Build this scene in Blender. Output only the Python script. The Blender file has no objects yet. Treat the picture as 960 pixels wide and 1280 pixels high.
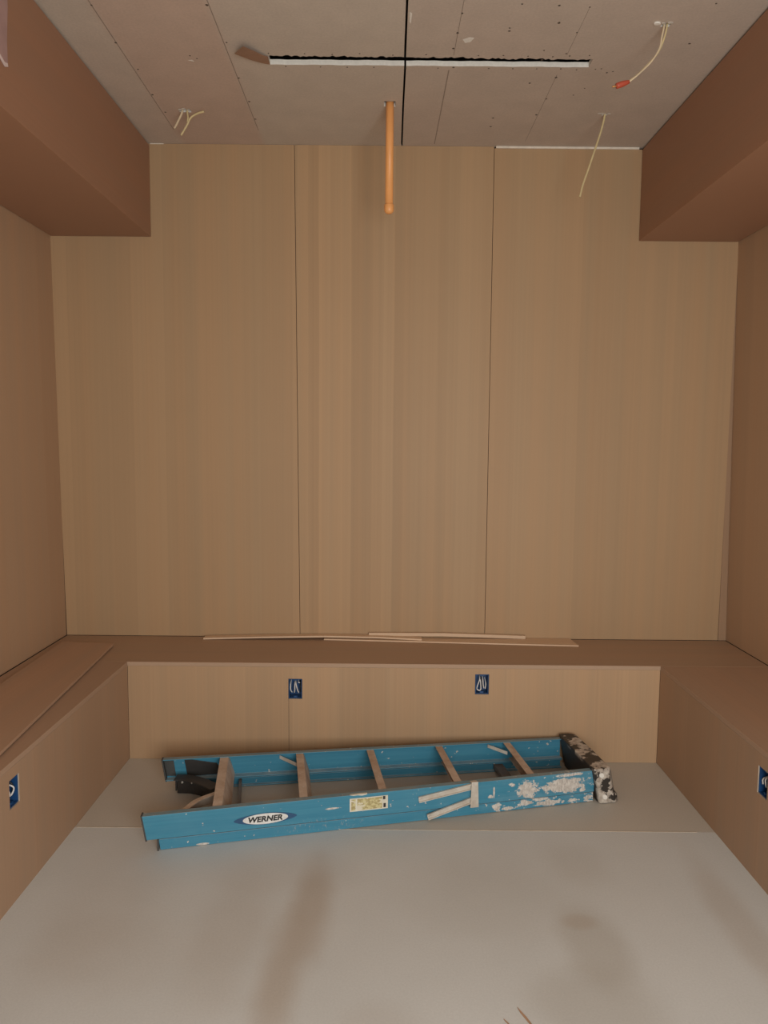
import bpy, bmesh, math, random
from mathutils import Vector, Matrix
random.seed(7)
C = bpy.context.scene.collection
PI = math.pi

# ------------------------------------------------------------------ camera
CAM_H = 1.43606
cd = bpy.data.cameras.new('camera')
cam = bpy.data.objects.new('camera', cd)
C.objects.link(cam)
R = Matrix(((0.99996, 0.0007, -0.00858), (0.00011, 0.99559, 0.09385), (0.00861, -0.09385, 0.99555)))
right, fwd, up = (R.col[i].copy() for i in range(3))
m = Matrix.Identity(4)
for i in range(3):
    m[i][0], m[i][1], m[i][2] = right[i], up[i], -fwd[i]
m.translation = (0, 0, CAM_H)
cam.matrix_world = m
cd.sensor_fit = 'VERTICAL'
cd.sensor_height = 24.0
cd.lens = 24.0 * 954.92 / 1280.0
cd.clip_start = 0.05
bpy.context.scene.camera = cam

# ------------------------------------------------------------------ world, lights, exposure
w = bpy.data.worlds.new('world')
bpy.context.scene.world = w
w.use_nodes = True
bg = w.node_tree.nodes['Background']
bg.inputs[0].default_value = (1.0, 0.97, 0.92, 1)
bg.inputs[1].default_value = 0.50


def area(name, loc, target, sx, sy, power, col):
    l = bpy.data.lights.new(name, 'AREA')
    l.shape = 'RECTANGLE'; l.size = sx; l.size_y = sy; l.energy = power; l.color = col
    o = bpy.data.objects.new(name, l); C.objects.link(o)
    o.location = loc
    o.rotation_euler = (Vector(target) - Vector(loc)).to_track_quat('-Z', 'Y').to_euler()
    return o


area('outer_room_lamp', (0.6, -0.8, 1.20), (-0.1, 3.0, 1.35), 1.4, 1.2, 70, (1.0, 0.985, 0.945))
vs = bpy.context.scene.view_settings
vs.view_transform = 'Standard'
vs.look = 'None'
vs.exposure = 0.0
vs.gamma = 1.0
vs.use_curve_mapping = False
bpy.context.scene.display_settings.display_device = 'sRGB'


# ------------------------------------------------------------------ material helpers
class NT:
    def __init__(self, name, rough=0.6, metal=0.0, spec=0.5):
        self.m = bpy.data.materials.new(name)
        self.m.use_nodes = True
        self.t = self.m.node_tree
        self.b = self.t.nodes['Principled BSDF']
        self.b.inputs['Roughness'].default_value = rough
        self.b.inputs['Metallic'].default_value = metal
        self.b.inputs['Specular IOR Level'].default_value = spec
        self._c = None

    def n(self, typ, **kw):
        x = self.t.nodes.new(typ)
        for k, v in kw.items():
            setattr(x, k, v)
        return x

    def put(self, sock, v):
        if isinstance(v, bpy.types.NodeSocket):
            self.t.links.new(v, sock)
        elif isinstance(v, (tuple, list)) and len(v) == 3 and sock.type == 'RGBA':
            sock.default_value = (*v, 1)
        else:
            sock.default_value = v

    def coords(self):
        if self._c is None:
            self._c = self.n('ShaderNodeTexCoord').outputs['Object']
        return self._c

    def xyz(self):
        s = self.n('ShaderNodeSeparateXYZ'); self.put(s.inputs[0], self.coords())
        return s.outputs[0], s.outputs[1], s.outputs[2]

    def math(self, op, a, b=0.0, c=0.0, clamp=False):
        x = self.n('ShaderNodeMath', operation=op); x.use_clamp = clamp
        self.put(x.inputs[0], a); self.put(x.inputs[1], b); self.put(x.inputs[2], c)
        return x.outputs[0]

    def noise(self, scale=(1, 1, 1), s=1.0, detail=3.0, rough=0.55, loc=(0, 0, 0)):
        mp = self.n('ShaderNodeMapping'); self.put(mp.inputs['Vector'], self.coords())
        mp.inputs['Scale'].default_value = scale
        mp.inputs['Location'].default_value = loc
        x = self.n('ShaderNodeTexNoise'); self.put(x.inputs['Vector'], mp.outputs[0])
        x.inputs['Scale'].default_value = s; x.inputs['Detail'].default_value = detail
        x.inputs['Roughness'].default_value = rough
        return x.outputs['Fac']

    def mr(self, v, a, b, c=0.0, d=1.0, smooth=False):
        x = self.n('ShaderNodeMapRange')
        if smooth: x.interpolation_type = 'SMOOTHSTEP'
        self.put(x.inputs['Value'], v)
        for nme, val in zip(('From Min', 'From Max', 'To Min', 'To Max'), (a, b, c, d)):
            self.put(x.inputs[nme], val)
        return x.outputs[0]

    def mix(self, f, a, b, mode='MIX'):
        x = self.n('ShaderNodeMix', data_type='RGBA', blend_type=mode)
        self.put(x.inputs[0], f); self.put(x.inputs[6], a); self.put(x.inputs[7], b)
        return x.outputs[2]

    def scale(self, col, f):
        """colour times a scalar"""
        x = self.n('ShaderNodeVectorMath', operation='SCALE')
        self.put(x.inputs[0], col); self.put(x.inputs['Scale'], f)
        return x.outputs[0]

    def white(self, v):
        x = self.n('ShaderNodeTexWhiteNoise', noise_dimensions='1D'); self.put(x.inputs['W'], v)
        return x.outputs['Value']

    def ellipse(self, a, b, ca, cb, ra, rb, nz=None, amp=0.0, soft=0.15):
        """mask 1 inside an ellipse of the two coordinates a, b; ragged by a noise"""
        da = self.math('DIVIDE', self.math('SUBTRACT', a, ca), ra)
        db = self.math('DIVIDE', self.math('SUBTRACT', b, cb), rb)
        d = self.math('SQRT', self.math('ADD', self.math('MULTIPLY', da, da), self.math('MULTIPLY', db, db)))
        if nz is not None:
            d = self.math('ADD', d, self.math('MULTIPLY', self.math('SUBTRACT', nz, 0.5), amp))
        return self.mr(d, 1 - soft, 1 + soft, 1, 0, True)

    def rgb(self, c):
        x = self.n('ShaderNodeRGB'); x.outputs[0].default_value = (*c, 1)
        return x.outputs[0]

    def color(self, v):
        self.put(self.b.inputs['Base Color'], v)
        return self

    def bump(self, h, strength=0.2, dist=0.002):
        x = self.n('ShaderNodeBump'); x.inputs['Strength'].default_value = strength
        x.inputs['Distance'].default_value = dist
        self.put(x.inputs['Height'], h); self.put(self.b.inputs['Normal'], x.outputs[0])
        return self


def plain(name, col, rough=0.6, metal=0.0, var=0.12, s=30, spec=0.5):
    k = NT(name, rough, metal, spec)
    k.color(k.scale(k.rgb(col), k.mr(k.noise((1, 1, 1), s), 0.3, 0.7, 1 - var, 1 + var)))
    return k.m


def veneer(name, col, across='x', leaf=0.078, contrast=0.05, grain=0.05, seed=0.0, along_scale=0.35, stripe_to=None, rough=0.55):
    """straight grained veneer: sliced leaves side by side; 'across' is the axis the grain runs across"""
    k = NT(name, rough, 0, 0.35)
    x, y, z = k.xyz()
    ax = {'x': x, 'y': y, 'z': z}[across]
    wob = k.math('MULTIPLY', k.math('SUBTRACT', k.noise((1, 1, 1), 1.3, 2), 0.5), 0.012)
    pos = k.math('DIVIDE', k.math('ADD', k.math('ADD', ax, wob), 10 + seed), leaf)
    fl = k.math('FLOOR', pos)
    leafv = k.white(fl)
    fr = k.math('FRACT', pos)
    # inside a leaf the tone drifts across, alternately mirrored (book match)
    tri = k.math('ABSOLUTE', k.math('SUBTRACT', fr, 0.5))
    sc = [along_scale] * 3; sc['xyz'.index(across)] = 90
    fine = k.noise(tuple(sc), 1.0, 4, 0.6, (seed, 0, 0))
    sc2 = [along_scale * .6] * 3; sc2['xyz'.index(across)] = 14
    broad = k.noise(tuple(sc2), 1.0, 2, 0.5, (seed, 3, 0))
    blot = k.noise((1, 1, 1), 1.1, 2, 0.5, (seed, 7, 2))
    f = k.math('ADD', 1.0, k.math('MULTIPLY', k.math('SUBTRACT', leafv, 0.5), contrast * 2))
    f = k.math('ADD', f, k.math('MULTIPLY', k.math('SUBTRACT', tri, 0.25), contrast * .8))
    f = k.math('ADD', f, k.math('MULTIPLY', k.math('SUBTRACT', fine, 0.5), grain * 2.4))
    f = k.math('ADD', f, k.math('MULTIPLY', k.math('SUBTRACT', broad, 0.5), grain * 2.0))
    f = k.math('ADD', f, k.math('MULTIPLY', k.math('SUBTRACT', blot, 0.5), 0.10))
    c = k.scale(k.rgb(col), f)
    warm = k.mix(k.mr(broad, .35, .65, 0, .35), c, k.scale(k.rgb((col[0] * 1.06, col[1] * .94, col[2] * .85)), f))
    k.color(warm)
    k.bump(fine, 0.08, 0.001)
    return k.m


VEN = (0.440, 0.299, 0.171)
M = {}
M['wall_panel'] = veneer('veneer_wall_panel', VEN, 'x', 0.155, 0.035, 0.05, 1.3)
M['wall_panel_mid'] = veneer('veneer_striped_panel', (0.447, 0.304, 0.174), 'x', 0.052, 0.065, 0.06, 0.2)
M['wall_side'] = veneer('veneer_side_wall', (0.48, 0.33, 0.215), 'y', 0.2, 0.03, 0.035, 2.2)
M['front_back'] = veneer('veneer_bench_front', (0.46, 0.31, 0.185), 'x', 0.21, 0.05, 0.085, 5.1)
M['front_side'] = veneer('veneer_bench_side', (0.42, 0.285, 0.19), 'y', 0.3, 0.04, 0.05, 4.1)
M['seat_back'] = veneer('veneer_bench_top_back', (0.46, 0.325, 0.225), 'y', 0.5, 0.03, 0.05, 3.7)
M['filler'] = veneer('veneer_filler_shaded', (0.36, 0.235, 0.145), 'x', 0.3, 0.03, 0.05, 4.1)  # shade of the right corner put into the filler's colour
M['seat_side'] = veneer('veneer_bench_top_side', (0.46, 0.315, 0.22), 'x', 0.5, 0.03, 0.05, 6.7)
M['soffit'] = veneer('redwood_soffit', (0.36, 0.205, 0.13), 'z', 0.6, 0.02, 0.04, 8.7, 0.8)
M['scrap'] = veneer('veneer_offcut', (0.72, 0.55, 0.39), 'y', 0.02, 0.04, 0.05, 1.7)
M['scrap_pale'] = veneer('veneer_offcut_pale', (0.66, 0.50, 0.35), 'y', 0.02, 0.03, 0.05, 2.9)
M['sheet'] = veneer('plywood_sheet', (0.50, 0.34, 0.235), 'x', 0.3, 0.03, 0.05, 9.4)
M['dark'] = plain('dark_gap', (0.03, 0.022, 0.016), 0.9)
M['gypsum'] = plain('white_gypsum', (0.80, 0.78, 0.72), 0.8, var=0.06, s=80)
M['caulk'] = plain('white_filler_strip', (0.78, 0.72, 0.62), 0.7, var=0.08, s=40)
M['raw_edge'] = plain('raw_cut_edge', (0.48, 0.41, 0.33), .8)
M['torn'] = plain('torn_board_paper', (0.60, 0.55, 0.48), 0.9)
M['screw'] = plain('screw_head', (0.07, 0.055, 0.045), 0.5)
M['pencil'] = plain('chalk_line', (0.31, 0.25, 0.205), 0.9)


def drywall():
    k = NT('drywall_paper', 0.85, 0, 0.2)
    x, y, z = k.xyz()
    big = k.noise((1, .6, 1), 1.4, 2)
    fine = k.noise((1, 1, 1), 120, 2)
    c = k.mix(k.mr(big, .4, .62), (0.565, 0.50, 0.425), (0.58, 0.49, 0.415))
    # the boards left of the first chalk line pair are a pinker paper
    pink = k.math('MULTIPLY', k.mr(x, -.60, -.56, 1, 0, True), k.mr(x, -.98, -.94, 0, 1, True))
    c = k.mix(k.math('MULTIPLY', pink, .8), c, (0.57, 0.44, 0.36))
    pk2 = k.math('MULTIPLY', k.mr(x, .05, .09, 0, 1, True), 0.55)
    c = k.mix(pk2, c, (0.53, 0.445, 0.38))
    f = k.math('ADD', k.mr(fine, .3, .7, .95, 1.05), k.mr(k.noise((1, 1, 1), 9, 3), .3, .7, -.04, .04))
    k.color(k.scale(c, f))
    k.bump(fine, .15, .001)
    return k.m


M['drywall'] = drywall()


def floor_mat():
    k = NT('floor_covering', 0.5, 0, 0.35)
    x, y, z = k.xyz()
    n1 = k.noise((1, 1, 1), 1.6, 4); n2 = k.noise((1, 1, 1), 5, 4); fine = k.noise((1, 1, 1), 160, 2)
    c = k.mix(k.mr(n1, .35, .65), (0.61, 0.635, 0.625), (0.65, 0.675, 0.665))
    far = k.mr(y, 2.700, 2.712, 0, 1)
    c = k.mix(far, c, (0.555, 0.52, 0.455))  # floor behind the seam painted browner for bench and ladder shade
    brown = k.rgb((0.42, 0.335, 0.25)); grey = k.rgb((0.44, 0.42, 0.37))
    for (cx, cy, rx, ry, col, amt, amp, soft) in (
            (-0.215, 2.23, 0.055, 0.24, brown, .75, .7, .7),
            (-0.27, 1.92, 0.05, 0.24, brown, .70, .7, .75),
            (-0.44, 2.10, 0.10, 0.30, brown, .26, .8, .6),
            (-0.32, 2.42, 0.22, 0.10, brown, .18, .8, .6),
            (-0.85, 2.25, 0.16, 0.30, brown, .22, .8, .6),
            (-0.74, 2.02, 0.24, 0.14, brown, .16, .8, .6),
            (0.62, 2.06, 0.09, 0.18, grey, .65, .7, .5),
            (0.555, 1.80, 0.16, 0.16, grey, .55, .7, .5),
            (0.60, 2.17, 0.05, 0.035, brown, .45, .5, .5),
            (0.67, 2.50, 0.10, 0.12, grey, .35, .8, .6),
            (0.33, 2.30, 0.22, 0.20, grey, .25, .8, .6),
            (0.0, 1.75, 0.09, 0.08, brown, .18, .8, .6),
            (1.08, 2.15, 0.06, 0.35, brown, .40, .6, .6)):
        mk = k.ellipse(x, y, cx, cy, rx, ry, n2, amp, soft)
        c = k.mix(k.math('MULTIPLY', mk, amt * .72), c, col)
    k.color(k.scale(c, k.mr(fine, .3, .7, .965, 1.035)))
    k.put(k.b.inputs['Roughness'], k.mr(n2, .3, .7, .42, .62))
    return k.m


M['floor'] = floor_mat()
M['floor_edge'] = plain('floor_sheet_edge', (0.60, 0.53, 0.43), 0.6)


def rail_mat(name, outside):
    """blue fibreglass, spattered with white paint, much more towards the top of the ladder"""
    k = NT(name, 0.42, 0, 0.45)
    x, y, z = k.xyz()
    fib = k.noise((3, 3, 120), 1.0, 3)
    gm = k.n('ShaderNodeNewGeometry'); sn = k.n('ShaderNodeSeparateXYZ'); k.put(sn.inputs[0], gm.outputs['Normal'])
    dust = k.math('MULTIPLY', k.mr(sn.outputs[2], .6, .9), k.mr(k.noise((14, 14, 14), 1.0, 3), .3, .7, .35, .85))
    base = k.mix(k.mr(fib, .3, .7), (0.040, 0.215, 0.335), (0.055, 0.255, 0.375))
    wear = k.noise((6, 6, 14), 1.0, 5, .65, (4, 0, 0))
    pale = k.mr(x, .9, 1.75, 0.10, 0.55) if outside else k.mr(x, .9, 1.75, 0.02, 0.14)
    base = k.mix(k.math('MULTIPLY', k.mr(wear, .42, .66), pale), base, (0.20, 0.36, 0.45))
    base = k.mix(dust, base, k.mix(k.mr(z, .09, .11), (0.40, 0.47, 0.48), (0.26, 0.29, 0.28)))
    n = k.noise((55, 55, 70), 1.0, 2, .5, (2, 1, 0))
    n2 = k.noise((28, 28, 46), 1.0, 5, .68, (0, 5, 0))
    thr = k.mr(x, 0.1, 1.7, .735, .68)
    sp = k.mr(k.math('SUBTRACT', n, thr), 0.0, .02)
    if outside:
        thr2 = k.mr(x, 1.15, 1.65, .78, .585)
        low = k.mr(z, .04, .02, 0, .06)
        sp2 = k.mr(k.math('SUBTRACT', k.math('ADD', n2, k.math('MULTIPLY', low, k.mr(x, 1.1, 1.5))), thr2), 0.0, .03)
        sp = k.math('MAXIMUM', sp, sp2)
        ed = k.noise((48, 48, 70), 1.0, 5, .68, (9, 0, 0))
        for (cx, cz, rx, rz, amp) in ((1.425, .083, .040, .034, 1.0), (1.577, .083, .088, .027, 1.0),
                                      (1.60, .1235, .06, .006, 1.5), (1.30, .022, .018, .016, 1.4),
                                      (1.42, .025, .03, .012, 1.3), (1.285, .085, .004, .022, .5),
                                      (1.272, .068, .010, .006, 1.0), (1.52, .016, .05, .010, 1.6),
                                      (.655, .089, .030, .0035, .6), (.19, .006, .022, .004, .6),
                                      (1.36, .108, .012, .006, 1.5), (1.66, .060, .012, .008, 1.5),
                                      (1.48, .034, .03, .008, 1.6), (1.35, .012, .03, .006, 1.6)):
            sp = k.math('MAXIMUM', sp, k.ellipse(x, z, cx, cz, rx, rz, ed, amp * 2.6, .1))
    fleck = k.noise((120, 120, 60), 1.0, 4, .7, (1, 8, 0))
    white = k.mix(k.mr(fleck, .40, .62), (0.66, 0.63, 0.58), (0.44, 0.40, 0.36))
    if outside:     # a fine mist of paint on the lower rail near the logo
        mist = k.math('MULTIPLY', k.ellipse(x, z, .62, .028, .13, .025, n2, 1.0, .6), k.mr(fleck, .58, .66))
        sp = k.math('MAXIMUM', sp, k.math('MULTIPLY', mist, .7))
    k.color(k.mix(sp, base, white))
    k.put(k.b.inputs['Roughness'], k.mr(sp, 0, 1, .42, .8))
    return k.m


M['rail_out'] = rail_mat('blue_fibreglass_near', True)
M['rail_in'] = rail_mat('blue_fibreglass_far', False)


def alu(name, col, spl=0.66, rough=.5, metal=.35):
    k = NT(name, rough, metal, .5)
    n = k.noise((30, 30, 30), 1.0, 4, .6); d = k.noise((12, 12, 12), 1.0, 4, .6, (3, 3, 0))
    c = k.mix(k.mr(d, .35, .65), col, (col[0] * .72, col[1] * .62, col[2] * .55))
    c = k.mix(k.mr(n, spl, spl + .04), c, (0.60, 0.55, 0.49))
    k.color(c)
    return k.m


M['tread'] = alu('dusty_aluminium_tread', (0.60, 0.50, 0.41), .64, .6, .05)
M['alu'] = alu('scratched_aluminium', (0.68, 0.67, 0.61), .64, .42, .15)
M['bar'] = plain('dull_metal_bar', (0.20, 0.17, 0.15), 0.5, .2)
M['black'] = plain('black_plastic', (0.028, 0.026, 0.024), 0.45)
M['rubber'] = plain('grey_rubber_foot', (0.06, 0.062, 0.06), 0.75)
M['rivet'] = plain('zinc_rivet', (0.55, 0.53, 0.48), 0.4, 0.5)


def cap_mat():
    k = NT('black_cap_with_paint', .5, 0, .5)
    x, y, z = k.xyz()
    n = k.noise((14, 14, 14), 1.0, 5, .62, (1, 2, 0)); t = k.noise((60, 60, 60), 1.0, 3, .5)
    near = k.mr(y, -.12, -.20, 0, .12)
    mid = k.ellipse(y, x, .0, 1.74, .13, .05, n, 1.0, .5)
    v = k.math('ADD', k.math('ADD', n, near), k.math('MULTIPLY', mid, .07))
    f = k.math('MULTIPLY', k.mr(v, .545, .575), k.math('MAXIMUM', k.mr(z, .125, .14), k.mr(y, -.18, -.19)))
    c = k.mix(f, (0.035, 0.03, 0.026), k.mix(k.mr(t, .35, .65), (0.62, 0.57, 0.50), (0.34, 0.29, 0.24)))
    k.color(c)
    return k.m


M['cap'] = cap_mat()


def label_mat():
    k = NT('worn_yellow_label', .6, 0, .4)
    n = k.noise((60, 60, 110), 1.0, 4, .65); n2 = k.noise((25, 25, 50), 1.0, 3, .6, (5, 0, 0))
    c = k.mix(k.mr(n, .46, .54), (0.62, 0.56, 0.30), (0.40, 0.33, 0.15))
    c = k.mix(k.mr(n2, .54, .60), c, (0.70, 0.66, 0.52))
    k.color(c)
    return k.m


M['label'] = label_mat()
M['label_edge'] = plain('label_white_border', (0.68, 0.66, 0.55), .6)
M['label_dark'] = plain('label_black_end', (0.03, 0.03, 0.03), .6)
M['logo_white'] = plain('logo_white', (0.74, 0.74, 0.72), .5, s=60)
M['logo_navy'] = plain('logo_navy', (0.025, 0.085, 0.19), .5)
M['logo_black'] = plain('logo_black', (0.02, 0.02, 0.02), .5)
M['box_blue'] = plain('blue_pvc_box', (0.013, 0.06, 0.175), .4, var=.2)
M['wire_white'] = plain('white_wire', (0.72, 0.70, 0.68), .4)
M['wire_black'] = plain('black_wire', (0.02, 0.02, 0.02), .4)
M['cable'] = plain('yellow_cable_sheath', (0.66, 0.55, 0.30), .5, var=.1)
M['cable_pale'] = plain('pale_cable_sheath', (0.68, 0.56, 0.38), .5, var=.1)
M['nut'] = plain('red_wire_nut', (0.50, 0.085, 0.045), .45)
M['copper'] = plain('bare_wire_end', (0.55, 0.28, 0.10), .4, .6)
M['pipe'] = plain('orange_cpvc', (0.92, 0.43, 0.15), .4, var=.05, s=12)
M['kraft'] = veneer('brown_face_paper', (0.30, 0.185, 0.125), 'y', 0.02, 0.05, 0.05, 3.1)
M['lilac'] = plain('lilac_surface', (0.44, 0.29, 0.28), .35, var=.1, s=15)
M['lilac_tip'] = plain('pale_strip_corner', (0.72, 0.62, 0.60), .35)
M['sliver'] = plain('wood_sliver', (0.42, 0.26, 0.16), .7)


# ------------------------------------------------------------------ geometry helpers
def obj(name, bm, mats, parent=None, kind=None, bevel=0.0, smooth=False, loc=None):
    bmesh.ops.recalc_face_normals(bm, faces=bm.faces[:])
    me = bpy.data.meshes.new(name)
    bm.to_mesh(me); bm.free()
    for mt in (mats if isinstance(mats, (list, tuple)) else [mats]):
        me.materials.append(mt)
    if smooth:
        for p in me.polygons: p.use_smooth = True
    o = bpy.data.objects.new(name, me)
    C.objects.link(o)
    if parent is not None: o.parent = parent
    if kind: o['kind'] = kind
    if bevel:
        b = o.modifiers.new('bevel', 'BEVEL'); b.width = bevel; b.segments = 2; b.limit_method = 'ANGLE'
        b.angle_limit = math.radians(40)
    return o


def tag(o, label, cat, group=None):
    o['label'] = label; o['category'] = cat
    if group: o['group'] = group
    return o


def thing(name, label, cat, loc=(0, 0, 0), rotz=0.0, group=None):
    o = bpy.data.objects.new(name, None)
    C.objects.link(o)
    o.empty_display_size = .05
    o.location = loc; o.rotation_euler = (0, 0, rotz)
    return tag(o, label, cat, group)


def hexa(bm, p, mat=0):
    """8 points: bottom ring 0-3, top ring 4-7"""
    v = [bm.verts.new(q) for q in p]
    for f in ((3, 2, 1, 0), (4, 5, 6, 7), (0, 1, 5, 4), (1, 2, 6, 5), (2, 3, 7, 6), (3, 0, 4, 7)):
        bm.faces.new([v[i] for i in f]).material_index = mat
    return bm


def box(bm, a, b, mat=0):
    x0, y0, z0 = a; x1, y1, z1 = b
    return hexa(bm, [(x0, y0, z0), (x1, y0, z0), (x1, y1, z0), (x0, y1, z0),
                     (x0, y0, z1), (x1, y0, z1), (x1, y1, z1), (x0, y1, z1)], mat)


def slab(u0, u1, v0, v1, holes, t, place, extra_u=(), extra_v=(), edge_mat=0, jitter=None, front_mat=0):
    """sheet with rectangular holes cut right through it.
    place(u, v, w) -> 3-D point; w=0 is the visible face and w=t the back"""
    us = sorted({round(x, 5) for x in [u0, u1, *extra_u] + [h[i] for h in holes for i in (0, 1)] if u0 <= x <= u1})
    vsn = sorted({round(x, 5) for x in [v0, v1, *extra_v] + [h[i] for h in holes for i in (2, 3)] if v0 <= x <= v1})
    bm = bmesh.new(); vc = {}

    def vert(i, j, w):
        k = (i, j, w)
        if k not in vc:
            u, v = us[i], vsn[j]
            if jitter: u, v = jitter(u, v)
            vc[k] = bm.verts.new(place(u, v, w))
        return vc[k]

    def filled(i, j):
        if not (0 <= i < len(us) - 1 and 0 <= j < len(vsn) - 1): return False
        cu, cv = (us[i] + us[i + 1]) / 2, (vsn[j] + vsn[j + 1]) / 2
        return not any(h[0] < cu < h[1] and h[2] < cv < h[3] for h in holes)
    for i in range(len(us) - 1):
        for j in range(len(vsn) - 1):
            if not filled(i, j): continue
            for w in (0, t):
                bm.faces.new([vert(i, j, w), vert(i + 1, j, w), vert(i + 1, j + 1, w), vert(i, j + 1, w)]).material_index = front_mat
            for (di, dj, a, b) in ((-1, 0, (i, j), (i, j + 1)), (1, 0, (i + 1, j), (i + 1, j + 1)),
                                   (0, -1, (i, j), (i + 1, j)), (0, 1, (i, j + 1), (i + 1, j + 1))):
                if not filled(i + di, j + dj):
                    bm.faces.new([vert(*a, 0), vert(*b, 0), vert(*b, t), vert(*a, t)]).material_index = edge_mat
    return bm


def catmull(pts, n=6):
    pts = [Vector(p) for p in pts]
    if len(pts) < 3:
        return pts
    q = [pts[0] * 2 - pts[1]] + pts + [pts[-1] * 2 - pts[-2]]
    out = []
    for i in range(1, len(q) - 2):
        for s in range(n):
            t = s / n
            a, b, c, d = q[i - 1], q[i], q[i + 1], q[i + 2]
            out.append(0.5 * ((2 * b) + (c - a) * t + (2 * a - 5 * b + 4 * c - d) * t * t + (3 * b - a - 3 * c + d) * t ** 3))
    out.append(pts[-1])
    return out


def tube(bm, pts, r, seg=10, n=6, mat=0, radii=None):
    P = catmull(pts, n)
    rings = []
    nrm = None
    for i, p in enumerate(P):
        t = (P[min(i + 1, len(P) - 1)] - P[max(i - 1, 0)]).normalized()
        if nrm is None:
            nrm = t.orthogonal().normalized()
        nrm = (nrm - t * nrm.dot(t)).normalized()
        bn = t.cross(nrm)
        rr = radii[i] if radii else r
        rings.append([bm.verts.new(p + (nrm * math.cos(2 * PI * k / seg) + bn * math.sin(2 * PI * k / seg)) * rr) for k in range(seg)])
    for a, b in zip(rings, rings[1:]):
        for k in range(seg):
            bm.faces.new((a[k], a[(k + 1) % seg], b[(k + 1) % seg], b[k])).material_index = mat
    bm.faces.new(rings[0][::-1]).material_index = mat
    bm.faces.new(rings[-1]).material_index = mat
    return bm


def lathe(bm, prof, seg=24, mat=0, centre=(0, 0, 0)):
    """profile of (radius, z), top to bottom; closed at both ends"""
    cx, cy, cz = centre
    rings = [[bm.verts.new((cx + r * math.cos(2 * PI * k / seg), cy + r * math.sin(2 * PI * k / seg), cz + z)) for k in range(seg)] for r, z in prof]
    for a, b in zip(rings, rings[1:]):
        for k in range(seg):
            bm.faces.new((a[k], a[(k + 1) % seg], b[(k + 1) % seg], b[k])).material_index = mat
    bm.faces.new(rings[0]).material_index = mat
    bm.faces.new(rings[-1][::-1]).material_index = mat
    return bm


def prism(bm, poly, place, t, mat=0):
    """polygon of (u, v) extruded from w=0 to w=t"""
    a = [bm.verts.new(place(u, v, 0)) for u, v in poly]
    b = [bm.verts.new(place(u, v, t)) for u, v in poly]
    bm.faces.new(a).material_index = mat
    bm.faces.new(b[::-1]).material_index = mat
    n = len(poly)
    for i in range(n):
        bm.faces.new((a[i], a[(i + 1) % n], b[(i + 1) % n], b[i])).material_index = mat
    return bm


# ------------------------------------------------------------------ the place (metres, floor at z = 0)
YB, YF = 3.766, 3.317          # back wall, face of the back bench
YN = -0.40                     # where the alcove opens to the room behind the camera
ZB, ZS, ZC = 0.4452, 2.3944, 2.8253
BXL, BXR = -1.1324, 1.2380     # bench faces
SXL, SXR = -1.1235, 1.2120     # soffit faces
WL0, WL1, WR0, WR1 = -1.588, -1.6065, 1.7285, 1.6895   # side wall at bench height / at soffit height


def wall_x(z, lo, hi):
    return lo + (hi - lo) * (z - ZB) / (ZS - ZB)


# floor: two sheets meeting in a lapped seam
bm = bmesh.new()
box(bm, (-2.4, -3.2, -0.06), (2.4, 2.706, 0.0))
box(bm, (-2.4, 2.706, -0.06), (2.4, 4.0, -0.0006))
box(bm, (-1.125, 2.7035, -0.01), (1.17, 2.7075, 0.0008), 1)
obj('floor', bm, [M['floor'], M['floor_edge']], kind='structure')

# back wall: three veneered boards over a dark batten wall
bm = bmesh.new()
box(bm, (-1.85, YB + 0.012, 0), (1.95, YB + 0.10, ZC + .1))
wb = obj('wall_back', bm, M['dark'], kind='structure')


def board(x0t, x0b, x1t, x1b, mt, z0=ZB + .002, z1=ZC):
    b = bmesh.new()
    hexa(b, [(x0b, YB, z0), (x1b, YB, z0), (x1b, YB + .0118, z0), (x0b, YB + .0118, z0),
             (x0t, YB, z1), (x1t, YB, z1), (x1t, YB + .0118, z1), (x0t, YB + .0118, z1)])
    return obj('wall_board', b, mt, wb, 'structure')


g = 0.0013
board(-1.62, -1.585, -0.437 - g, -0.4137 - g, M['wall_panel'], z1=ZC - .001)
board(-0.437 + g, -0.4137 + g, 0.511 - g, 0.514 - g, M['wall_panel_mid'], z1=ZC - .001)
board(0.511 + g, 0.514 + g, 1.6935, 1.686, M['wall_panel'], z1=ZC - .009)
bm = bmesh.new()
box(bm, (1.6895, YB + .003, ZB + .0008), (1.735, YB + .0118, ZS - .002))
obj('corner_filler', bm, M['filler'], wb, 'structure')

# side walls (a little out of plumb) with a dark gap left at the bench
def side_wall(name, lo, hi, s):
    b = bmesh.new()
    z0, z1 = ZB + .0018, ZC + .05
    xa, xb = wall_x(z0, lo, hi), wall_x(z1, lo, hi)
    t = .05 * s
    hexa(b, [(xa, YN, z0), (xa + t, YN, z0), (xa + t, YB + .0, z0), (xa, YB + .0, z0),
             (xb, YN, z1), (xb + t, YN, z1), (xb + t, YB, z1), (xb, YB, z1)])
    box(b, (min(lo, lo + .06 * s) + .004 * s, YN, 0), (max(lo, lo + .06 * s) + .004 * s, YB, ZB + .001), 1)
    return obj(name, b, [M['wall_side'], M['dark']], kind='structure')


side_wall('wall_left', WL0, WL1, -1)
side_wall('wall_right', WR0, WR1, 1)


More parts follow.
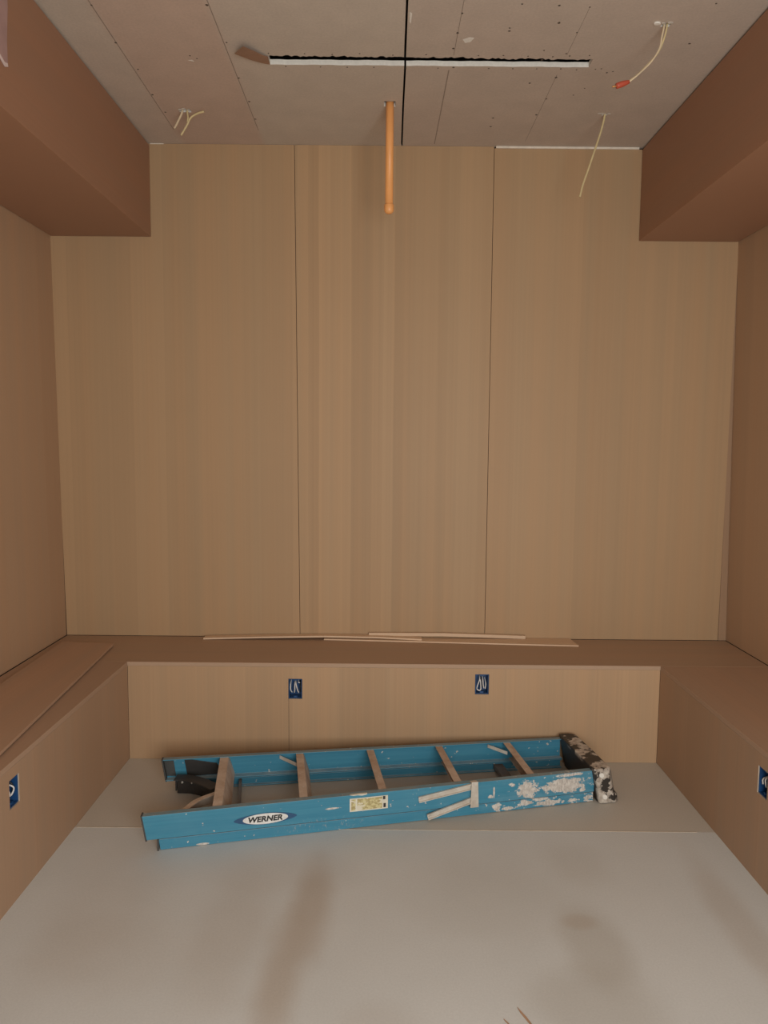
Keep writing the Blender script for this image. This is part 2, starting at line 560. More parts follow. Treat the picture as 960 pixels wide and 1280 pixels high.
# ceiling: drywall with a long light slot, an open joint and drilled holes
def ceiling():
    SX0, SX1, SY0, SY1 = -0.436, 0.750, 2.927, 2.990
    holes = [(SX0, SX1, SY0, SY1), (0.063, 0.0705, 1.0, 3.752),
             (-0.012, 0.036, 3.292, 3.342), (-0.885, -0.835, 3.385, 3.415),
             (0.915, 0.945, 2.682, 2.706), (0.917, 0.939, 3.390, 3.410)]
    rnd = random.Random(3)
    ex = [SX0 + (SX1 - SX0) * i / 110 for i in range(111)]
    jit = {}

    def j(u, v):
        if abs(v - SY0) < 1e-4 and SX0 + .001 < u < SX1 - .001 and not .055 < u < .08:
            if u not in jit:
                jit[u] = rnd.uniform(-.008, .005) if u < .3 else rnd.uniform(-.002, .011)
            return u, v + jit[u]
        if abs(v - SY1) < 1e-4 and SX0 + .001 < u < SX1 - .001:
            return u, v + .0012 * math.sin(u * 31) + .0008 * math.sin(u * 97)
        if abs(u - .063) < 1e-4 or abs(u - .0705) < 1e-4:      # the joint is not square to the back wall
            return u + .0085 * (v - 3.2), v
        return u, v
    b = slab(-1.80, 1.85, -1.2, 3.78, holes, .0185, lambda u, v, w: (u, v, ZC + w), extra_u=ex,
             edge_mat=1, jitter=j)
    # dark joint sides, white elsewhere
    for f in b.faces:
        c = f.calc_center_median()
        if f.material_index == 1 and (.04 < c.x < .09) and abs(f.calc_center_median().y - (SY0 + SY1) / 2) > .04:
            f.material_index = 3
    # void above
    box(b, (-1.8, -1.2, ZC + .16), (1.85, 3.78, ZC + .18), 2)
    for (xa, ya, xb, yb) in ((-1.8, -1.2, -1.79, 3.78), (1.84, -1.2, 1.85, 3.78), (-1.8, -1.2, 1.85, -1.19), (-1.8, 3.77, 1.85, 3.78)):
        box(b, (xa, ya, ZC + .0185), (xb, yb, ZC + .16), 2)

    def dot(x, y, r=.0042, mat=3):
        n = 8
        ph = rnd.uniform(0, 1)
        prism(b, [(x + r * rnd.uniform(.8, 1.2) * math.cos(2 * PI * k / n + ph), y + r * rnd.uniform(.8, 1.3) * math.sin(2 * PI * k / n + ph)) for k in range(n)],
              lambda u, v, w: (u, v, ZC - .0006 + w), .0008, mat)

    def line(p0, p1, wd=.0016, mat=4):
        dx, dy = p1[0] - p0[0], p1[1] - p0[1]; L = math.hypot(dx, dy); nx, ny = -dy / L * wd, dx / L * wd
        prism(b, [(p0[0] - nx, p0[1] - ny), (p1[0] - nx, p1[1] - ny), (p1[0] + nx, p1[1] + ny), (p0[0] + nx, p0[1] + ny)],
              lambda u, v, w: (u, v, ZC - .0003 + w), .0005, mat)
    line((-.95, 1.6), (-.963, 3.60)); line((-.572, 1.6), (-.580, 3.60))
    line((.243, 2.2), (.240, 2.91), .0012); line((.232, 3.02), (.225, 3.74), .0022)
    line((.649, 2.6), (.648, 2.9), .0008); line((.646, 3.05), (.645, 3.7), .0010)
    for (x, ys) in ((-.955, (1.9, 2.25, 2.6, 2.83, 3.02, 3.27, 3.40)), (-.575, (2.05, 2.3, 2.57, 2.62, 2.845, 3.10, 3.31, 3.48)),
                    (.242, (2.1, 2.35, 2.555, 2.63, 2.755, 2.86, 3.02)), (.648, (2.2, 2.4, 2.59, 2.74, 2.90, 3.06, 3.24, 3.42)),
                    (.56, (2.60, 2.70, 2.86, 2.92, 3.12)), (.42, (2.585, 2.74, 2.76)), (.46, (3.44, 3.54)), (1.05, (2.55, 2.8))):
        for y in ys:
            dot(x + rnd.uniform(-.012, .012), y + rnd.uniform(-.02, .02), rnd.uniform(.003, .0052))
    for x in (-.43, -.30, -.20, -.10, .02, .14, .33, .42, .51, .60, .66, .73):
        dot(x, SY0 - rnd.uniform(.012, .025), .003); dot(x + .05, SY1 + rnd.uniform(.012, .02), .003)
    for (x, y, r) in ((-.72, 2.93, .003), (-.70, 2.95, .003), (.80, 3.0, .003), (.83, 3.03, .004), (.85, 3.02, .003), (.78, 3.16, .003), (.75, 3.22, .003)):
        dot(x, y, r)
    # torn white paper and scraped spots
    for pts in ([(.262, 2.80), (.285, 2.785), (.300, 2.79), (.290, 2.815), (.272, 2.822)],
                [(.072, 2.63), (.080, 2.64), (.078, 2.70), (.073, 2.69)],
                [(-.735, 2.965), (-.72, 2.96), (-.715, 2.972)]):
        prism(b, pts, lambda u, v, w: (u, v, ZC - .0006 + w), .0009, 1)
    # crumbled gypsum round the cable holes
    for (x, y) in ((-.878, 3.39), (-.845, 3.395), (-.862, 3.38), (.918, 3.394), (.905, 3.392), (.944, 3.392), (.918, 2.683), (.94, 2.68)):
        r = rnd.uniform(.004, .0065)
        prism(b, [(x + r * 1.6 * math.cos(2 * PI * k / 7), y + r * rnd.uniform(.5, 1.0) * math.sin(2 * PI * k / 7)) for k in range(7)],
              lambda u, v, w: (u, v, ZC - .0022 + w), .003, 5)
    return obj('ceiling', b, [M['drywall'], M['gypsum'], M['dark'], M['screw'], M['pencil'], M['torn']], kind='structure')


ceiling()


# soffits along both side walls
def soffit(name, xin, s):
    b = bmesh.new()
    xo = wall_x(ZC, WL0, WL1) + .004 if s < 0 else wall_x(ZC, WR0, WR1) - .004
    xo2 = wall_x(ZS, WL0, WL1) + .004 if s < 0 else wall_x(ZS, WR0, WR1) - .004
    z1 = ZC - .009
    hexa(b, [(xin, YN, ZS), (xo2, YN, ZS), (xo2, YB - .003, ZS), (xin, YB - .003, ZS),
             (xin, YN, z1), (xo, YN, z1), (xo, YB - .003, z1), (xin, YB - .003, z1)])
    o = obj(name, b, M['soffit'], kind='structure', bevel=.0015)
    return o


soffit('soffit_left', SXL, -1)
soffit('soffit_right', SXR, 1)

# white filler strip in the joint between ceiling and back wall
bm = bmesh.new()
box(bm, (0.518, YB - .010, ZC - .0105), (1.196, YB - .0005, ZC - .0005))
obj('trim_1', bm, M['caulk'], kind='structure', bevel=.002)
bm = bmesh.new()
box(bm, (-1.12, YB - .004, ZC - .004), (-1.055, YB - .0005, ZC - .0005))
obj('trim_2', bm, M['caulk'], kind='structure', bevel=.001)


# ------------------------------------------------------------------ benches
OW, OH = .031, .046     # half size of the outlet cut-outs
OUT_BACK = [(-.3865, .328), (.4455, .3555)]
OUT_LEFT = (2.268, .3455)
OUT_RIGHT = (2.386, .339)
T = .018

t = thing('built_in_bench', 'low plywood bench along the back wall behind the ladder', 'bench', (0, YF, 0))
bm = slab(BXL + .001, BXR - .001, 0.0, ZB - T, [(x - OW, x + OW, z - OH, z + OH) for x, z in OUT_BACK], T,
          lambda u, v, w_: (u, w_, v), edge_mat=1)
# butt joint below the left socket
obj('front_panel', bm, [M['front_back'], M['raw_edge']], t)
bm = bmesh.new()
box(bm, (wall_x(ZB, WL0, WL1) + .003, 0, ZB - T), (wall_x(ZB, WR0, WR1) - .003, YB - YF - .001, ZB))
obj('seat_panel', bm, M['seat_back'], t, bevel=.0012)
bm = bmesh.new()
box(bm, (OUT_BACK[0][0] - .0297, -.0004, .002), (OUT_BACK[0][0] - .0283, .0005, OUT_BACK[0][1] - OH))
obj('panel_joint', bm, M['dark'], t)

for s, bx, lo, hi, oy, lab in ((-1, BXL, WL0, WL1, OUT_LEFT, 'low plywood bench along the left wall with a loose sheet on top'),
                               (1, BXR, WR0, WR1, OUT_RIGHT, 'low bare plywood bench along the right wall')):
    t = thing('built_in_bench', lab, 'bench', (bx, 0, 0))
    bm = slab(YN, YF - .001, 0.0, ZB - T, [(oy[0] - OW, oy[0] + OW, oy[1] - OH, oy[1] + OH)], T,
              lambda u, v, w_, s=s: (w_ * s, u, v), edge_mat=1)
    obj('front_panel', bm, [M['front_side'], M['raw_edge']], t)
    bm = bmesh.new()
    xw = wall_x(ZB, lo, hi) - s * .004 - bx
    box(bm, (min(0, xw), YN, ZB - T), (max(0, xw), YF - .001, ZB))
    obj('seat_panel', bm, M['seat_side'], t, bevel=.0012)


# ------------------------------------------------------------------ blue electrical boxes let into the bench faces
def outlet(loc, rotz, label, wires):
    t = thing('electrical_box', label, 'electrical box', loc, rotz, 'blue electrical boxes in the bench faces')
    b = bmesh.new()
    hw, hh, d = OW - .0015, OH - .0015, .055
    # open box: four walls and a back, with two screw ears
    box(b, (-hw, .003, -hh), (-hw + .003, d, hh)); box(b, (hw - .003, .003, -hh), (hw, d, hh))
    box(b, (-hw + .003, .003, -hh), (hw - .003, d, -hh + .003)); box(b, (-hw + .003, .003, hh - .003), (hw - .003, d, hh))
    box(b, (-hw + .003, d - .003, -hh + .003), (hw - .003, d, hh - .003))
    box(b, (-.008, .009, hh - .010), (.008, .016, hh - .003)); box(b, (-.008, .009, -hh + .003), (.008, .016, -hh + .010))
    obj('box_shell', b, M['box_blue'], t)
    for pts, mt in wires:
        b = bmesh.new(); tube(b, pts, .0026, 8, 5)
        obj('wire', b, M[mt], t, smooth=True)
    return t


W1 = [([(-.021, .045, .035), (-.022, .016, .02), (-.022, .012, -.008), (-.016, .02, -.022)], 'wire_white'),
      ([(-.004, .048, .03), (-.003, .014, .02), (-.003, .008, -.004), (-.006, .016, -.022)], 'wire_white'),
      ([(-.002, .048, .028), (.002, .014, .018), (.009, .008, -.006), (.014, .014, -.022)], 'wire_white'),
      ([(.010, .046, .030), (.013, .02, .024), (.018, .02, .022)], 'wire_white'),
      ([(.018, .05, .03), (.022, .02, .01), (.022, .02, -.02)], 'wire_black')]
W2 = [([(-.008, .048, .034), (-.009, .014, .020), (-.019, .010, -.010), (-.020, .012, -.026), (-.008, .012, -.031), (-.003, .012, -.020), (-.006, .016, .018)], 'wire_white'),
      ([(.004, .048, .034), (.005, .014, .018), (.007, .010, -.006), (.011, .014, -.022)], 'wire_white'),
      ([(.016, .05, .02), (.019, .016, .0), (.017, .014, -.024)], 'wire_white'),
      ([(-.002, .05, .03), (.0, .02, .01), (.001, .02, -.02)], 'wire_black')]
W3 = [([(-.004, .048, .030), (.004, .010, .016), (.008, .006, .002), (.002, .012, -.014)], 'wire_white'),
      ([(-.010, .05, .02), (-.016, .012, .008), (-.012, .008, -.010)], 'wire_white'),
      ([(.004, .05, .03), (.014, .016, .02), (.016, .014, -.01)], 'wire_black')]
outlet((OUT_BACK[0][0], YF, OUT_BACK[0][1]), 0, 'blue electrical box with loose white wires, left one in the back bench face', W1)
outlet((OUT_BACK[1][0], YF, OUT_BACK[1][1]), 0, 'blue electrical box with looped white wires, right one in the back bench face', W2)
outlet((BXL, OUT_LEFT[0], OUT_LEFT[1]), PI / 2, 'blue electrical box sunk in the left bench face', W3)
outlet((BXR, OUT_RIGHT[0], OUT_RIGHT[1]), -PI / 2, 'blue electrical box sunk in the right bench face', W3)

# ------------------------------------------------------------------ loose timber on the benches
bm = bmesh.new()
prism(bm, [(-1.535, 3.590), (-1.280, 3.565), (-1.183, 2.289), (-1.160, 1.95), (-1.44, 1.95), (-1.512, 2.949)], lambda u, v, w_: (u, v, ZB + .005 + w_), .010)
prism(bm, [(-1.525, 3.575), (-1.300, 3.55), (-1.205, 2.289), (-1.180, 1.97), (-1.43, 1.97), (-1.50, 2.949)], lambda u, v, w_: (u, v, ZB + .0004 + w_), .005)
tag(obj('plywood_sheet', bm, M['sheet'], bevel=.0008), 'loose plywood sheet lying askew on the left bench', 'plywood sheet')


def strip(label, front, depth, zf, th, mt, back=None, cut=0.0):
    """thin offcut: 'front' is a list of (x, y); zf(x) its underside height above the bench"""
    b = bmesh.new()
    rings = []
    for i, (x, y) in enumerate(front):
        z = ZB + .0004 + zf(i)
        dx = cut if i == len(front) - 1 else 0
        yb = y + depth if back is None else back[i]
        rings.append([b.verts.new(p) for p in ((x, y, z), (x - dx, yb, z), (x - dx, yb, z + th), (x, y, z + th))])
    for p, q in zip(rings, rings[1:]):
        for k in range(4):
            b.faces.new((p[k], p[(k + 1) % 4], q[(k + 1) % 4], q[k]))
    b.faces.new(rings[0][::-1]); b.faces.new(rings[-1])
    return tag(obj('wood_offcut', b, mt, bevel=.0006), label, 'wood strip', 'veneer offcuts on the back bench')


strip('wide tapered wood offcut on the back bench, its right end past the others', [(-.29, 3.712), (.20, 3.680), (.60, 3.652), (.953, 3.630)], .08,
      lambda i: 0.0, .006, M['scrap'], back=[3.762, 3.762, 3.763, 3.764], cut=.012)
strip('long thin wood offcut with bowed front edge, leftmost on the back bench', [(-.886, 3.704), (-.60, 3.707), (-.28, 3.715), (-.02, 3.710), (.195, 3.692)], .045,
      lambda i: (0.0, .008, .013, .011, .0066)[i], .008, M['scrap'], back=[3.752, 3.757, 3.761, 3.761, 3.758])
strip('narrow pale wood offcut lying on top against the back wall', [(-.068, 3.742), (.30, 3.740), (.714, 3.738)], .022,
      lambda i: (.0142, .0165, .0064)[i] + .0004, .016, M['scrap_pale'])

# ------------------------------------------------------------------ things hanging from the ceiling
t = thing('sprinkler_pipe', 'orange plastic pipe hanging from the ceiling with a capped end', 'pipe', (.0125, 3.317, ZC))
bm = bmesh.new()
lathe(bm, [(.0165, .12), (.0165, -.405)], 28)
obj('pipe_body', bm, M['pipe'], t, smooth=False)
t.children[0].data.shade_smooth() if hasattr(t.children[0].data, 'shade_smooth') else None
bm = bmesh.new()
lathe(bm, [(.0165, -.4045), (.0195, -.405), (.0205, -.407), (.0205, -.425), (.0185, -.434), (.013, -.440), (.005, -.4425)], 28)
o = obj('end_cap', bm, M['pipe'], t, smooth=True)


def part_tube(name, pts, r, mt, parent, n=6, seg=10):
    b = bmesh.new(); tube(b, pts, r, seg, n)
    return obj(name, b, mt, parent, smooth=True)


t = thing('electrical_cable', 'two short yellow cable ends poking from the ceiling at left', 'cable', (-.862, 3.398, ZC))
part_tube('cable_end', [(-.006, .004, .05), (-.008, 0, .0), (-.022, -.002, -.035), (-.043, -.004, -.076)], .0042, M['cable_pale'], t)
part_tube('cable_end', [(.090, -.03, -.016), (.060, -.02, -.020), (.030, -.012, -.034), (.012, -.004, -.060), (-.016, 0, -.102)], .0042, M['cable'], t)
part_tube('cable_end', [(.012, .004, .05), (.012, 0, 0), (.016, -.006, -.030), (.014, -.006, -.050)], .0038, M['cable'], t)

t = thing('electrical_cable', 'yellow twin cable with a red wire nut hanging from the ceiling', 'cable', (.931, 2.694, ZC))
part_tube('cable_strand', [(.004, .003, .05), (.003, 0, 0), (-.006, 0, -.045), (-.022, 0, -.085), (-.045, 0, -.115), (-.088, 0, -.158), (-.121, 0, -.184)], .0030, M['cable'], t)
part_tube('cable_strand', [(-.006, .0, .05), (-.007, 0, 0), (-.014, -.002, -.040), (-.020, -.002, -.076), (-.046, -.004, -.119), (-.088, -.003, -.160), (-.121, 0, -.186)], .0030, M['cable_pale'], t)
b = bmesh.new()
P0, P1 = Vector((-.117, 0, -.1825)), Vector((-.160, 0, -.197))
tube(b, [P0, P0.lerp(P1, .5), P1], .008, 12, 3, radii=[.0055, .0072, .0085, .0092, .0095, .0095, .0090])
nut = obj('wire_nut', b, M['nut'], t, smooth=True); nut['label'] = 'red wire nut'
part_tube('wire_end', [P1, P1 + Vector((-.006, 0, -.001)), P1 + Vector((-.013, .001, -.002))], .0028, M['copper'], t)
b = bmesh.new()
prism(b, [(-.035 + .011 * math.cos(a * PI / 5), .007 * math.sin(a * PI / 5) - .002) for a in range(10)], lambda u, v, w_: (u, -.012 + v, -.006 + w_), .0055)
obj('cable_clamp', b, M['gypsum'], t)

t = thing('electrical_cable', 'single yellow cable hanging in front of the back wall', 'cable', (.929, 3.400, ZC))
part_tube('cable_sheath', [(.0, .0, .05), (0, 0, 0), (-.012, 0, -.06), (-.033, 0, -.131), (-.062, 0, -.222), (-.084, 0, -.290), (-.096, 0, -.341)], .0043, M['cable'], t)

# torn strip of face paper curling off at the end of the slot
b = bmesh.new()
FL = ((-.5455, 2.867, -.02), (-.4985, 2.927, -.012), (-.4605, 2.964, -.006), (-.4365, 2.984, -.001))
FU = ((-.505, 2.815, -.02), (-.4775, 2.861, -.012), (-.450, 2.906, -.006), (-.435, 2.926, -.001))
rows = []
for p, q in zip(FL, FU):
    p = Vector((p[0], p[1], ZC - .0012 + p[2])); q = Vector((q[0], q[1], ZC - .0012 + q[2]))
    rows.append([b.verts.new(a) for a in (p, q, q - Vector((0, 0, .0012)), p - Vector((0, 0, .0012)))])
for p, q in zip(rows, rows[1:]):
    for k in range(4):
        b.faces.new((p[k], p[(k + 1) % 4], q[(k + 1) % 4], q[k]))
b.faces.new(rows[0][::-1]); b.faces.new(rows[-1])
tag(obj('paper_flap', b, M['kraft'], smooth=False), 'torn brown paper flap hanging at the left end of the ceiling slot', 'paper')

# thin lilac strip with a pale tip on the left soffit at the edge of the frame
b = bmesh.new()
yz = [(2.10, 2.810), (2.378, 2.810), (2.383, 2.70), (2.371, 2.60), (2.371, 2.524), (2.352, 2.516), (2.325, 2.527), (2.10, 2.55)]
prism(b, yz, lambda u, v, w_: (SXL + .001 + w_, u, v), .0015)
prism(b, [(2.371, 2.524), (2.352, 2.516), (2.325, 2.527), (2.320, 2.540), (2.350, 2.528), (2.369, 2.533)], lambda u, v, w_: (SXL + .0026 + w_, u, v), .001, 1)
tag(obj('lilac_strip', b, [M['lilac'], M['lilac_tip']]), 'lilac strip with a pale tip on the left soffit at the frame edge', 'plastic film')

# two slivers of wood on the floor
for (x, y, a, L, wd, lab) in ((.366, 1.783, math.radians(-67), .075, .006, 'larger wood sliver on the floor at the bottom edge'),
                              (.318, 1.765, math.radians(-60), .03, .003, 'tiny wood sliver on the floor, left of the larger sliver')):
    b = bmesh.new()
    prism(b, [(-L / 2, 0), (-L / 4, -wd / 2), (L / 2, -wd / 3), (L / 2, wd / 3), (0, wd / 2)],
          lambda u, v, w_: (x + u * math.cos(a) - v * math.sin(a), y + u * math.sin(a) + v * math.cos(a), .0004 + w_), .002)
    tag(obj('wood_sliver', b, M['sliver']), lab, 'wood sliver', 'wood slivers on the floor')

# ------------------------------------------------------------------ the folded stepladder
# local frame: x from the feet to the top, y across, z up from the floor (it lies on its rear rails)
lad = thing('stepladder', 'blue paint-spattered fibreglass stepladder folded flat on the floor', 'ladder', (-.862, 2.777, 0.0), math.radians(11.1))
SKEW = .06


def hw(x):
    return .249 - .0435 * x


def rail(name, s, x0, x1, z0, z1, mt, inset=0.0, flange=.026, tk=.004, low=.034):
    """C channel with its web outside and both flanges turned inward"""
    b = bmesh.new()
    prof = [(0, z0), (0, z1), (flange, z1), (flange, z1 - tk), (tk, z1 - tk), (tk, z0 + tk), (low, z0 + tk), (low, z0)]
    N = 24
    rings = []
    for i in range(N + 1):
        f = i / N
        rg = []
        for d, z in prof:
            # foot end cut slanting: lower edge further along
            x = x0 + (x1 - x0) * f
            if i == 0: x += (z1 - z) * .16
            y = s * (hw(x) - inset - d)
            rg.append(b.verts.new((x + SKEW * y * (1 - f * .6), y, z)))
        rings.append(rg)
    n = len(prof)
    for p, q in zip(rings, rings[1:]):
        for k in range(n):
            b.faces.new((p[k], p[(k + 1) % n], q[(k + 1) % n], q[k]))
    for rg in (rings[0], rings[-1]):
        b.faces.new([rg[i] for i in (0, 1, 4, 5)])
        b.faces.new([rg[i] for i in (1, 2, 3, 4)])
        b.faces.new([rg[i] for i in (0, 5, 6, 7)])
    return obj(name, b, mt, lad, bevel=.0012)


ZT = .132
near_front = rail('front_rail', -1, 0.0, 1.715, .0445, ZT, M['rail_out'])
far_front = rail('front_rail', 1, 0.0, 1.715, .0445, ZT, M['rail_in'])
rail('rear_rail', -1, .055, 1.715, .0015, .0395, M['rail_out'], .006, .02, low=.02)
rail('rear_rail', 1, .055, 1.715, .0015, .0395, M['rail_in'], .006, .02, low=.02)


def on_near(x, z, off=.0):
    """point on the outer face of the near rails"""
    y = -(hw(x) + off)
    return Vector((x + SKEW * y * (1 - x / 1.715 * .6) + .0, y, z))


# steps: treads slope with the closed front rails, front lip up
TS = math.tan(math.radians(17))


def tread(x, i):
    b = bmesh.new()
    ym = hw(x) - .0045
    pf, pb = ZT - .002, .050
    xb = x + (pf - pb) * TS
    lip = .030 if i else .034
    # channel profile in x,z: front lip, tread plate, rear lip
    prof = [(x - lip, pf), (x, pf), (xb, pb), (xb - .022, pb), (xb - .022, pb + .003), (xb - .003, pb + .003), (x - .004, pf - .003), (x - lip, pf - .003)]
    rings = []
    ny = 2
    for j in range(ny):
        y = -ym + 2 * ym * j / (ny - 1)
        rings.append([b.verts.new((px + SKEW * y * .8 + .015, y, pz)) for px, pz in prof])
    n = len(prof)
    for k in range(n):
        b.faces.new((rings[0][k], rings[0][(k + 1) % n], rings[1][(k + 1) % n], rings[1][k]))
    for rg in rings:
        for q in ((0, 1, 6, 7), (1, 2, 5, 6), (2, 3, 4, 5)):
            b.faces.new([rg[a] for a in q])
    o = obj('step', b, M['tread'], lad, bevel=.0008)
    return o


XS = [.253, .560, .857, 1.154, 1.457]
for i, x in enumerate(XS):
    tread(x, i)

# bars joining the rear rails, low down
for x, wd in ((.318, .012), (1.425, .040)):
    b = bmesh.new()
    ym = hw(x) - .012
    hexa(b, [(x + a + SKEW * y * .6, y, z) for z in (.010, .032) for a, y in ((-wd / 2, -ym), (wd / 2, -ym), (wd / 2, ym), (-wd / 2, ym))])
    obj('rear_bar', b, M['bar'], lad, bevel=.001)

# small diagonal step braces against the rails
for x in (XS[1], XS[4]):
    for s in (1, -1):
        b = bmesh.new()
        p0 = Vector((x - .072, s * (hw(x) - .008), ZT - .012)); p1 = Vector((x - .006, s * (hw(x) - .075), ZT - .022))
        dv = (p1 - p0).normalized(); nv = Vector((-dv.y, dv.x, 0)) * .001; zz = Vector((0, 0, .014))
        q = [p0 - nv - zz, p1 - nv - zz, p1 + nv - zz, p0 + nv - zz]
        hexa(b, [*q, *[v + zz for v in q]])
        obj('step_brace', b, M['alu'], lad)

# curved bottom braces from the feet to the underside of the first step
for s, mt in ((1, M['black']), (-1, M['tread'])):
    b = bmesh.new()
    if s > 0:
        path = catmull([Vector((.075, .190, 0)), Vector((.130, .175, 0)), Vector((.190, .130, 0)), Vector((.250, .060, 0))], 6)
        zl, zh, th, fl = .004, .082, .004, .050
    else:
        path = catmull([Vector((.075, -.225, 0)), Vector((.120, -.140, 0)), Vector((.165, -.075, 0)), Vector((.252, -.015, 0))], 6)
        zl, zh, th, fl = .062, .100, .004, .022
    rings = []
    for i, p in enumerate(path):
        d = (path[min(i + 1, len(path) - 1)] - path[max(i - 1, 0)]).normalized(); nv = Vector((-d.y, d.x, 0))
        # an L section: upright web plus a flat top flange
        rings.append([b.verts.new(v) for v in (p + Vector((0, 0, zl)), p + nv * -th + Vector((0, 0, zl)), p + nv * -th + Vector((0, 0, zh - th)),
                                               p + nv * -fl + Vector((0, 0, zh - th)), p + nv * -fl + Vector((0, 0, zh)), p + Vector((0, 0, zh)))])
    for p, q in zip(rings, rings[1:]):
        for k in range(6):
            b.faces.new((p[k], p[(k + 1) % 6], q[(k + 1) % 6], q[k]))
    for rg in (rings[0], rings[-1]):
        b.faces.new([rg[a] for a in (0, 1, 2, 5)]); b.faces.new([rg[a] for a in (2, 3, 4, 5)])
    br = obj('foot_brace', b, mt, lad, bevel=.0008)
    br['label'] = 'black curved brace' if s > 0 else 'dusty metal brace'
    if s > 0:
        for px, py in ((.095, .1875), (.135, .175)):
            b = bmesh.new(); lathe(b, [(.003, .004), (.006, .002), (.006, -.001)], 12)
            bmesh.ops.rotate(b, verts=b.verts[:], matrix=Matrix.Rotation(PI / 2, 3, 'X'))
            bmesh.ops.translate(b, verts=b.verts[:], vec=(px, py - .003, .050))
            obj('bolt', b, M['rivet'], br, smooth=True)

# rubber feet
for s in (1, -1):
    b = bmesh.new()
    yo = s * (.249 + .0004); yi = s * (.249 - .030)
    zs_ = [(.040, ZT + .002)]
    for z0, z1 in zs_:
        xf = lambda z, y: (z1 - z) * .16 + SKEW * y
        A, B_ = -.003, .003
        pts = []
        for z in (z0, z1):
            for (dx, y) in ((A, yo), (B_, yo), (B_, yi), (A, yi)):
                pts.append((dx + xf(z, y), y, z))
        hexa(b, pts)
        # tread ribs on the sole
        for q in range(5):
            z = z0 + .012 + q * (z1 - z0 - .024) / 4
            y0_, y1_ = min(yo, yi) + .003, max(yo, yi) - .003
            ym_ = (y0_ + y1_) / 2
            box(b, (A - .0015 + xf(z, ym_), y0_, z - .004), (A + .002 + xf(z, ym_), y1_, z + .004))
    obj('rubber_foot', b, M['rubber'], lad, bevel=.0015)
    b = bmesh.new()
    ya, yb_ = sorted((s * (hw(.05) - .001), s * (hw(.05) - .028)))
    box(b, (.051 + SKEW * ya, ya, .0), (.057 + SKEW * ya, yb_, .043))
    obj('rubber_foot', b, M['rubber'], lad, bevel=.0015)
# inside shoe plate on the far front rail
def web_plate(name, quad, mt):
    b_ = bmesh.new(); pts_ = []
    for d in (.0075, .0045):
        pts_ += [((x + SKEW * (hw(x) - d)), hw(x) - d, z) for x, z in quad]
    hexa(b_, pts_)
    return obj(name, b_, mt, lad, bevel=.0006)


web_plate('foot_plate', [(.016, .056), (.052, .054), (.042, ZT - .008), (.004, ZT - .008)], M['rubber'])
web_plate('gusset_plate', [(.098, .050), (.250, .052), (.215, .100), (.085, ZT - .006)], M['black'])

# folded spreader on the near side: two arms meeting in a hinge
def arm(p0, p1, wd, off):
    b = bmesh.new()
    (xa, za), (xb, zb_) = p0, p1
    L = math.hypot(xb - xa, zb_ - za); nx, nz = -(zb_ - za) / L * wd / 2, (xb - xa) / L * wd / 2
    for k0, k1, o0, o1 in ((-1, 1, off, off + .002), (.72, 1, off + .002, off + .008), (-1, -.72, off + .002, off + .008)):
        pts = []
        for o_ in (o0, o1):
            for (x, z, kk) in ((xa, za, k0), (xb, zb_, k0), (xb, zb_, k1), (xa, za, k1)):
                pts.append(on_near(x + nx * kk, z + nz * kk, o_))
        hexa(b, pts)
    # rivet at the foot of the arm
    pts = [(xa + .012 + .005 * math.cos(a * PI / 5), za + .002 + .005 * math.sin(a * PI / 5)) for a in range(10)]
    prism(b, pts, lambda u, v, w_: on_near(u, v, off + .002 + w_), .003)
    return b


sp = obj('spreader_arm', arm((.990, .090), (1.200, .121), .022, .002), M['alu'], lad)
sp = obj('spreader_arm', arm((1.025, .019), (1.200, .068), .022, .0045), M['alu'], lad)
b = bmesh.new()
pts = []
for o_ in (.0115, .0145):
    for (x, z) in ((1.192, .040), (1.226, .040), (1.222, .141), (1.196, .141)):
        pts.append(on_near(x, z, o_))
hexa(b, pts)
for x, z in ((1.208, .062), (1.209, .120)):
    prism(b, [(x + .006 * math.cos(a * PI / 6), z + .006 * math.sin(a * PI / 6)) for a in range(12)], lambda u, v, w_: on_near(u, v, .0145 + w_), .003)
hx = [on_near(x, z, o_) for o_ in (-.012, .0115) for (x, z) in ((1.196, ZT + .001), (1.222, ZT + .001), (1.222, ZT + .004), (1.196, ZT + .004))]
hexa(b, hx)
obj('spreader_hinge', b, M['alu'], lad, bevel=.0008)

# top cap: moulded block sheared like the treads
b = bmesh.new()
def capx(x, z): return x + (ZT - z) * .20
yo = .192
ring = []
yq = .172
for y, x0, x1 in ((-yo - .004, 1.712, 1.768), (-yo + .012, 1.706, 1.786), (0, 1.706, 1.790), (yq - .012, 1.706, 1.786), (yq + .004, 1.712, 1.768)):
    ring.append((y, x0, x1))
zb0, zt0 = .002, .146
grid = []
for y, x0, x1 in ring:
    grid.append([b.verts.new((capx(x, z) + .008 * (y / yo), y, z)) for x, z in
                 ((x0, zb0), (x1 + .010, zb0), (x1 + .010, zb0 + .03), (x1, zb0 + .045), (x1, zt0 - .008), (x1 - .008, zt0), (x0, zt0))])
n = 7
for p, q in zip(grid, grid[1:]):
    for k in range(n):
        b.faces.new((p[k], p[(k + 1) % n], q[(k + 1) % n], q[k]))
b.faces.new(grid[0][::-1]); b.faces.new(grid[-1])
cap = obj('top_cap', b, M['cap'], lad, bevel=.004)
cap['label'] = 'black top cap with white paint blotches'
for x, z in ((1.735, .120), (1.735, .030)):
    b = bmesh.new()
    prism(b, [(x + .010 * math.cos(a * PI / 7), z + .010 * math.sin(a * PI / 7)) for a in range(14)],
          lambda u, v, w_: (capx(u, v) - .008, -yo - .0045 - w_, v), .0025)
    obj('cap_bolt', b, M['gypsum'], cap)

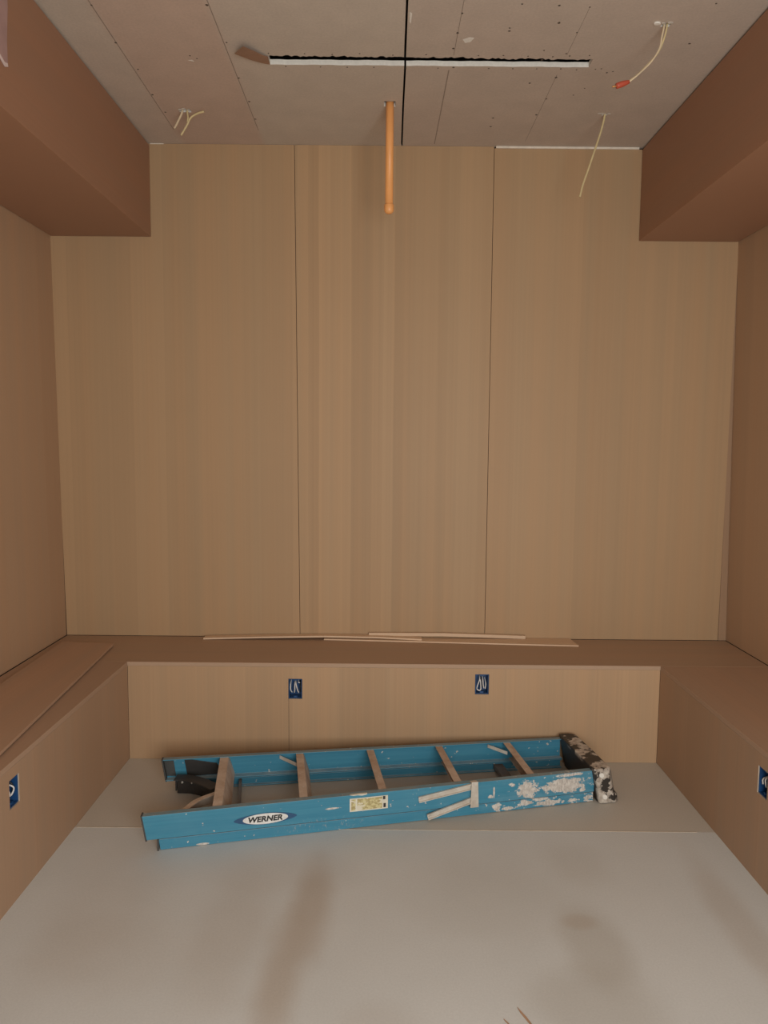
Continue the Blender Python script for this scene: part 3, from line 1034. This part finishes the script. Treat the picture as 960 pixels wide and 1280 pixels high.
# brand oval
b = bmesh.new()
N = 36
prism(b, [(.423 + .112 * math.copysign(abs(math.cos(2 * PI * k / N)) ** 1.15, math.cos(2 * PI * k / N)), .079 + .021 * math.copysign(abs(math.sin(2 * PI * k / N)) ** 1.25, math.sin(2 * PI * k / N))) for k in range(N)],
      lambda u, v, w_: on_near(u, v, .0012 + w_), .0006, 0)
prism(b, [(.423 + .080 * math.cos(2 * PI * k / N), .079 + .0195 * math.sin(2 * PI * k / N)) for k in range(N)],
      lambda u, v, w_: on_near(u, v, .0019 + w_), .0006, 1)
logo = obj('brand_badge', b, [M['logo_navy'], M['logo_white']], lad)
logo['label'] = 'white and navy oval badge'
tc = bpy.data.curves.new('lettering', 'FONT')
tc.body = 'WERNER'; tc.size = .034; tc.shear = .18; tc.offset = .0013; tc.align_x = 'CENTER'; tc.align_y = 'CENTER'; tc.extrude = 0.0003
tmp = bpy.data.objects.new('lettering_curve', tc); C.objects.link(tmp)
bpy.context.view_layer.update()
me = bpy.data.meshes.new_from_object(tmp.evaluated_get(bpy.context.evaluated_depsgraph_get()))
bpy.data.objects.remove(tmp)
xs_ = [v.co.x for v in me.vertices]; ys_ = [v.co.y for v in me.vertices]
cx_, cy_ = (min(xs_) + max(xs_)) / 2, (min(ys_) + max(ys_)) / 2
kx, ky = .122 / (max(xs_) - min(xs_)), .021 / (max(ys_) - min(ys_))
for v in me.vertices:
    v.co = on_near(.423 + (v.co.x - cx_) * kx, .079 + (v.co.y - cy_) * ky, .0029 + v.co.z)
me.materials.append(M['logo_black'])
o = bpy.data.objects.new('lettering', me); C.objects.link(o); o.parent = logo

# worn yellow label and the torn white scrap above it
b = bmesh.new()
def patch(bm_, x0, x1, z0, z1, off, mat):
    pts = [on_near(x, z, off + o_) for o_ in (0, .0005) for (x, z) in ((x0, z0), (x1, z0), (x1, z1), (x0, z1))]
    hexa(bm_, pts, mat)
patch(b, .728, .872, .069, .1195, .0012, 1)
patch(b, .734, .750, .073, .1155, .0018, 0)
patch(b, .756, .850, .073, .1155, .0018, 0)
patch(b, .855, .864, .074, .090, .0018, 2); patch(b, .853, .862, .105, .1175, .0018, 2)
lb = obj('label', b, [M['label'], M['label_edge'], M['label_dark']], lad)
b = bmesh.new()
prism(b, [(.728, .1335), (.742, .1295), (.757, .1305), (.775, .1275), (.792, .1305), (.794, .1338)], lambda u, v, w_: on_near(u, v, .0012 + w_), .0006)
prism(b, [(.728, 0), (.794, 0), (.794, .008), (.765, .011), (.730, .008)], lambda u, v, w_: on_near(u, ZT + .0004 + w_, -v), .0006)
obj('label_scrap', b, M['label_edge'], lad)
